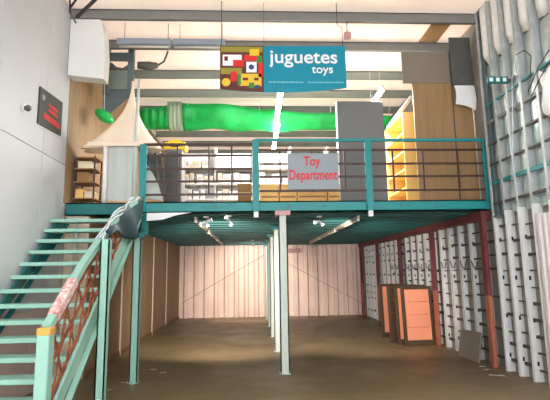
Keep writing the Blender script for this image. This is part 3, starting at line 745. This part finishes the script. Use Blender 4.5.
# dark grey upright board
e = empty('display_board', (2.05, 8.3, ZD), 'large dark grey upright display board behind the railing', 'board')
MB().box((1.62, 8.28, ZD), (2.50, 8.33, 4.78), .012).build('panel', 'board_grey', e); MB().box((1.60, 8.27, ZD), (1.622, 8.34, 4.76), .003).build('edge_strip', 'print_white', e)
for x in (1.75, 2.38): MB().box((x-.03, 8.15, ZD), (x+.03, 8.5, ZD+.03)).build('foot', 'dark_steel', e)
# yellow bookcase turned sideways
xa = pY(402, 112, 8.5).x; xb = xa+.42
e = empty('yellow_bookcase', (xa, 8.8, ZD), 'pale yellow bookcase standing side on between grey board and plywood', 'bookcase')
ztp = pY(402, 112, 8.5).z
ya, yb = 8.5, 9.7
MB().box((xa, ya, ZD), (xb, ya+.03, ztp), .004).build('side_panel', 'shelf_yellow', e); MB().box((xa, yb-.03, ZD), (xb, yb, ztp), .004).build('side_panel', 'shelf_yellow', e)
MB().box((xb-.02, ya+.03, ZD), (xb, yb-.03, ztp)).build('back_panel', 'shelf_inside', e)
for z in (2.78, 3.14, 3.50, 3.86, 4.22, ztp-.03): MB().box((xa+.005, ya+.03, z), (xb-.02, yb-.03, z+.03)).build('shelf', 'shelf_yellow', e)
# slim pale strip leaning above the bookcase
o = MB().bar((xa+.02, 9.5, ztp), (xa+.30, 8.7, ztp+.42), .08, .03).build('leaning_strip', 'fixture_blue'); tag(o, 'pale grey strip leaning on top of the yellow bookcase', 'strip')

# small rack by the brown wall at the head of the stairs
e = empty('metal_rack', (-2.8, 7.95, ZD), 'narrow open metal rack against the brown wall above the landing', 'rack')
for x in (-3.0, -2.68):
    for y in (7.8, 8.15): MB().box((x-.012, y-.012, ZD), (x+.012, y+.012, 3.60)).build('post', 'rail_brown', e)
RS = (2.87, 3.15, 3.38, 3.58)
for z in RS: MB().box((-3.02, 7.78, z-.02), (-2.66, 8.17, z)).build('shelf', 'carton_dark', e)
for k, (x, wd, z, h, m, lb) in enumerate(((-3.0, .14, 2.87, .16, 'carton', 'orange brown box on the lowest rack shelf, left'), (-2.84, .15, 2.87, .12, 'box_cream', 'cream box on the lowest rack shelf, right'), (-2.98, .2, 3.15, .17, 'carton_dark', 'brown box on the second rack shelf'), (-2.97, .22, 3.38, .13, 'box_cream', 'flat cream box on the third rack shelf'))):
    q = empty('storage_box', (x+wd/2, 7.9, z), lb, 'box', 'boxes on the metal rack'); MB().box((x, 7.82, z), (x+wd, 8.08, z+h*.8), .004).build('body', m, q); MB().box((x-.004, 7.816, z+h*.8), (x+wd+.004, 8.084, z+h), .004).build('lid', m, q)

# ================================================================== THINGS ON THE GROUND FLOOR
def framed(label, x, y, wd, h, ang, lean, face, group):
    e = empty('framed_panel', (x, y, 0), label, 'panel', group); e.rotation_euler = (-lean, 0, ang)
    def bb(name, a, b_, m): MB().box(a, b_, .004).build(name, m, None).parent = e
    f = .065
    bb('frame_stile', (0, 0, 0), (f, .05, h), 'frame_brown'); bb('frame_stile', (wd-f, 0, 0), (wd, .05, h), 'frame_brown')
    bb('frame_rail', (f, 0, h-f), (wd-f, .05, h), 'frame_brown'); bb('frame_rail', (f, 0, 0), (wd-f, .05, f*1.7), 'frame_brown')
    nz = 4
    for k in range(nz):
        z0 = f*1.7+(h-f*2.7)*k/nz; z1 = f*1.7+(h-f*2.7)*(k+1)/nz
        bb('face_board', (f, .018, z0+.002), (wd-f, .04, z1-.002), face)
    return e
framed('brown framed panel with orange face, front one of the stack at the right wall', 3.20, 9.90, .70, 1.24, .12, .06, 'panel_orange', 'framed panels at the right wall')
framed('brown framed panel directly behind the front orange one', 3.12, 10.12, .72, 1.26, .14, .05, 'panel_orange', 'framed panels at the right wall')
framed('brown framed panel third in the stack, showing only its edge', 3.05, 10.42, .72, 1.26, .16, .05, 'frame_brown', 'framed panels at the right wall')
framed('brown framed panel with an orange strip showing, rearmost of the stack', 3.10, 11.25, .72, 1.26, .12, .05, 'panel_orange', 'framed panels at the right wall')
o = MB().box((-.012, -.32, 0), (.012, .32, .50), .004).build('small_board', 'board_taupe'); o.location = (3.80, 8.30, .005); o.rotation_euler = (0, .18, .12)
tag(o, 'small taupe board leaning against the studs between two red posts', 'board')
for k, (px_, py_, wd, dp, m, lb) in enumerate(((153, 370, .12, .07, 'paper', 'scrap of pale paper on the floor right of the free mint column'), (163, 373, .10, .05, 'paper', 'smaller scrap of paper on the floor, farther right of the mint column'), (126, 383, .16, .05, 'paper', 'scrap of pale card at the foot of the free mint column'), (108, 391, .10, .12, 'paper_green', 'pale green square card on the floor near the stair column'), (497, 376, .22, .05, 'paper', 'crumpled paper strip on the floor near the corrugated lining'), (487, 370, .14, .05, 'paper', 'scrap of paper on the floor before the nearest red post'), (519, 366, .10, .05, 'paper', 'scrap of paper against the foot of the near studs'))):
    p = pZ(px_, py_, 0)
    if p.x > XR-.35: p.x = XR-.35
    o = MB().grid(lambda u, v: (wd*(u-.5), dp*(v-.5), .004+.012*math.sin(u*5+k)**2*math.sin(v*4+1)**2), 6, 4).build('paper_scrap', m); o.location = (p.x, p.y, 0); o.rotation_euler = (0, 0, random.uniform(-.5, .5)); solid(o, .002, 1); tag(o, lb, 'paper', 'paper scraps on the floor')
# tapering white strip under the left end of the fascia
o = MB()._add([(-1.72, YF-.03, 2.57), (-1.0, YF-.03, 2.575), (-1.25, YF-.05, 2.53), (-1.45, YF-.06, 2.46), (-1.72, YF-.05, 2.44)], [(0, 1, 2, 3, 4)]).build('tapered_strip', 'print_white'); solid(o, .01); tag(o, 'tapering white strip below the left end of the fascia', 'plastic')
# cables on the upper right wall
for k, (pts, lb, m) in enumerate((
    ([(516, 55), (512, 80), (513, 130), (512, 180)], 'thin pale conduit running down the upper right wall, left one', 'cable_white'),
    ([(505, 95), (511, 150), (519, 210)], 'thin pale cable sloping down the upper right wall', 'cable_white'),
    ([(549, 50), (538, 68), (528, 92)], 'dark cable sagging across the foil at upper right', 'cable_black'),
    ([(549, 62), (540, 78), (531, 97)], 'second dark cable sagging across the foil at upper right, lower one', 'cable_black'),
    ([(516, 55), (524, 50), (531, 56), (530, 78)], 'looped dark cable below the white batts at upper right', 'cable_black'))):
    P3 = [pX(a, b_, XR-.175) for a, b_ in pts]
    o = MB().tube(P3, .007, 6).build('wall_cable', m); tag(o, lb, 'cable', 'cables on the right wall')
e = empty('control_box', (3.8, 6.6, 4.45), 'dark control box with white marks high on the right wall', 'box')
MB().box((3.64, 6.56, 4.42), (3.97, 6.60, 4.53), .006).build('body', 'teal_deep', e)
MB().box((3.9, 6.60, 4.44), (4.09, 6.63, 4.51)).build('wall_arm', 'dark_steel', e)
for t in (.08, .40, .72): MB().box((3.64+.33*t, 6.557, 4.445), (3.64+.33*(t+.17), 6.56, 4.505)).build('white_mark', 'print_white', e)
c = pX(543, 88, XR-.3)
o = MB().grid(lambda u, v: (XR-.16-.10*math.sin(math.pi*u)*math.sin(math.pi*v)*(1+.4*math.sin(9*u+5*v)), c.y-.24+.48*u+.03*math.sin(v*9), c.z-.30+.62*v+.05*math.sin(u*7)), 16, 16).build('plastic_bag', 'print_white'); solid(o, .006)
tag(o, 'crumpled white plastic sheet bulging from the upper right wall', 'plastic')
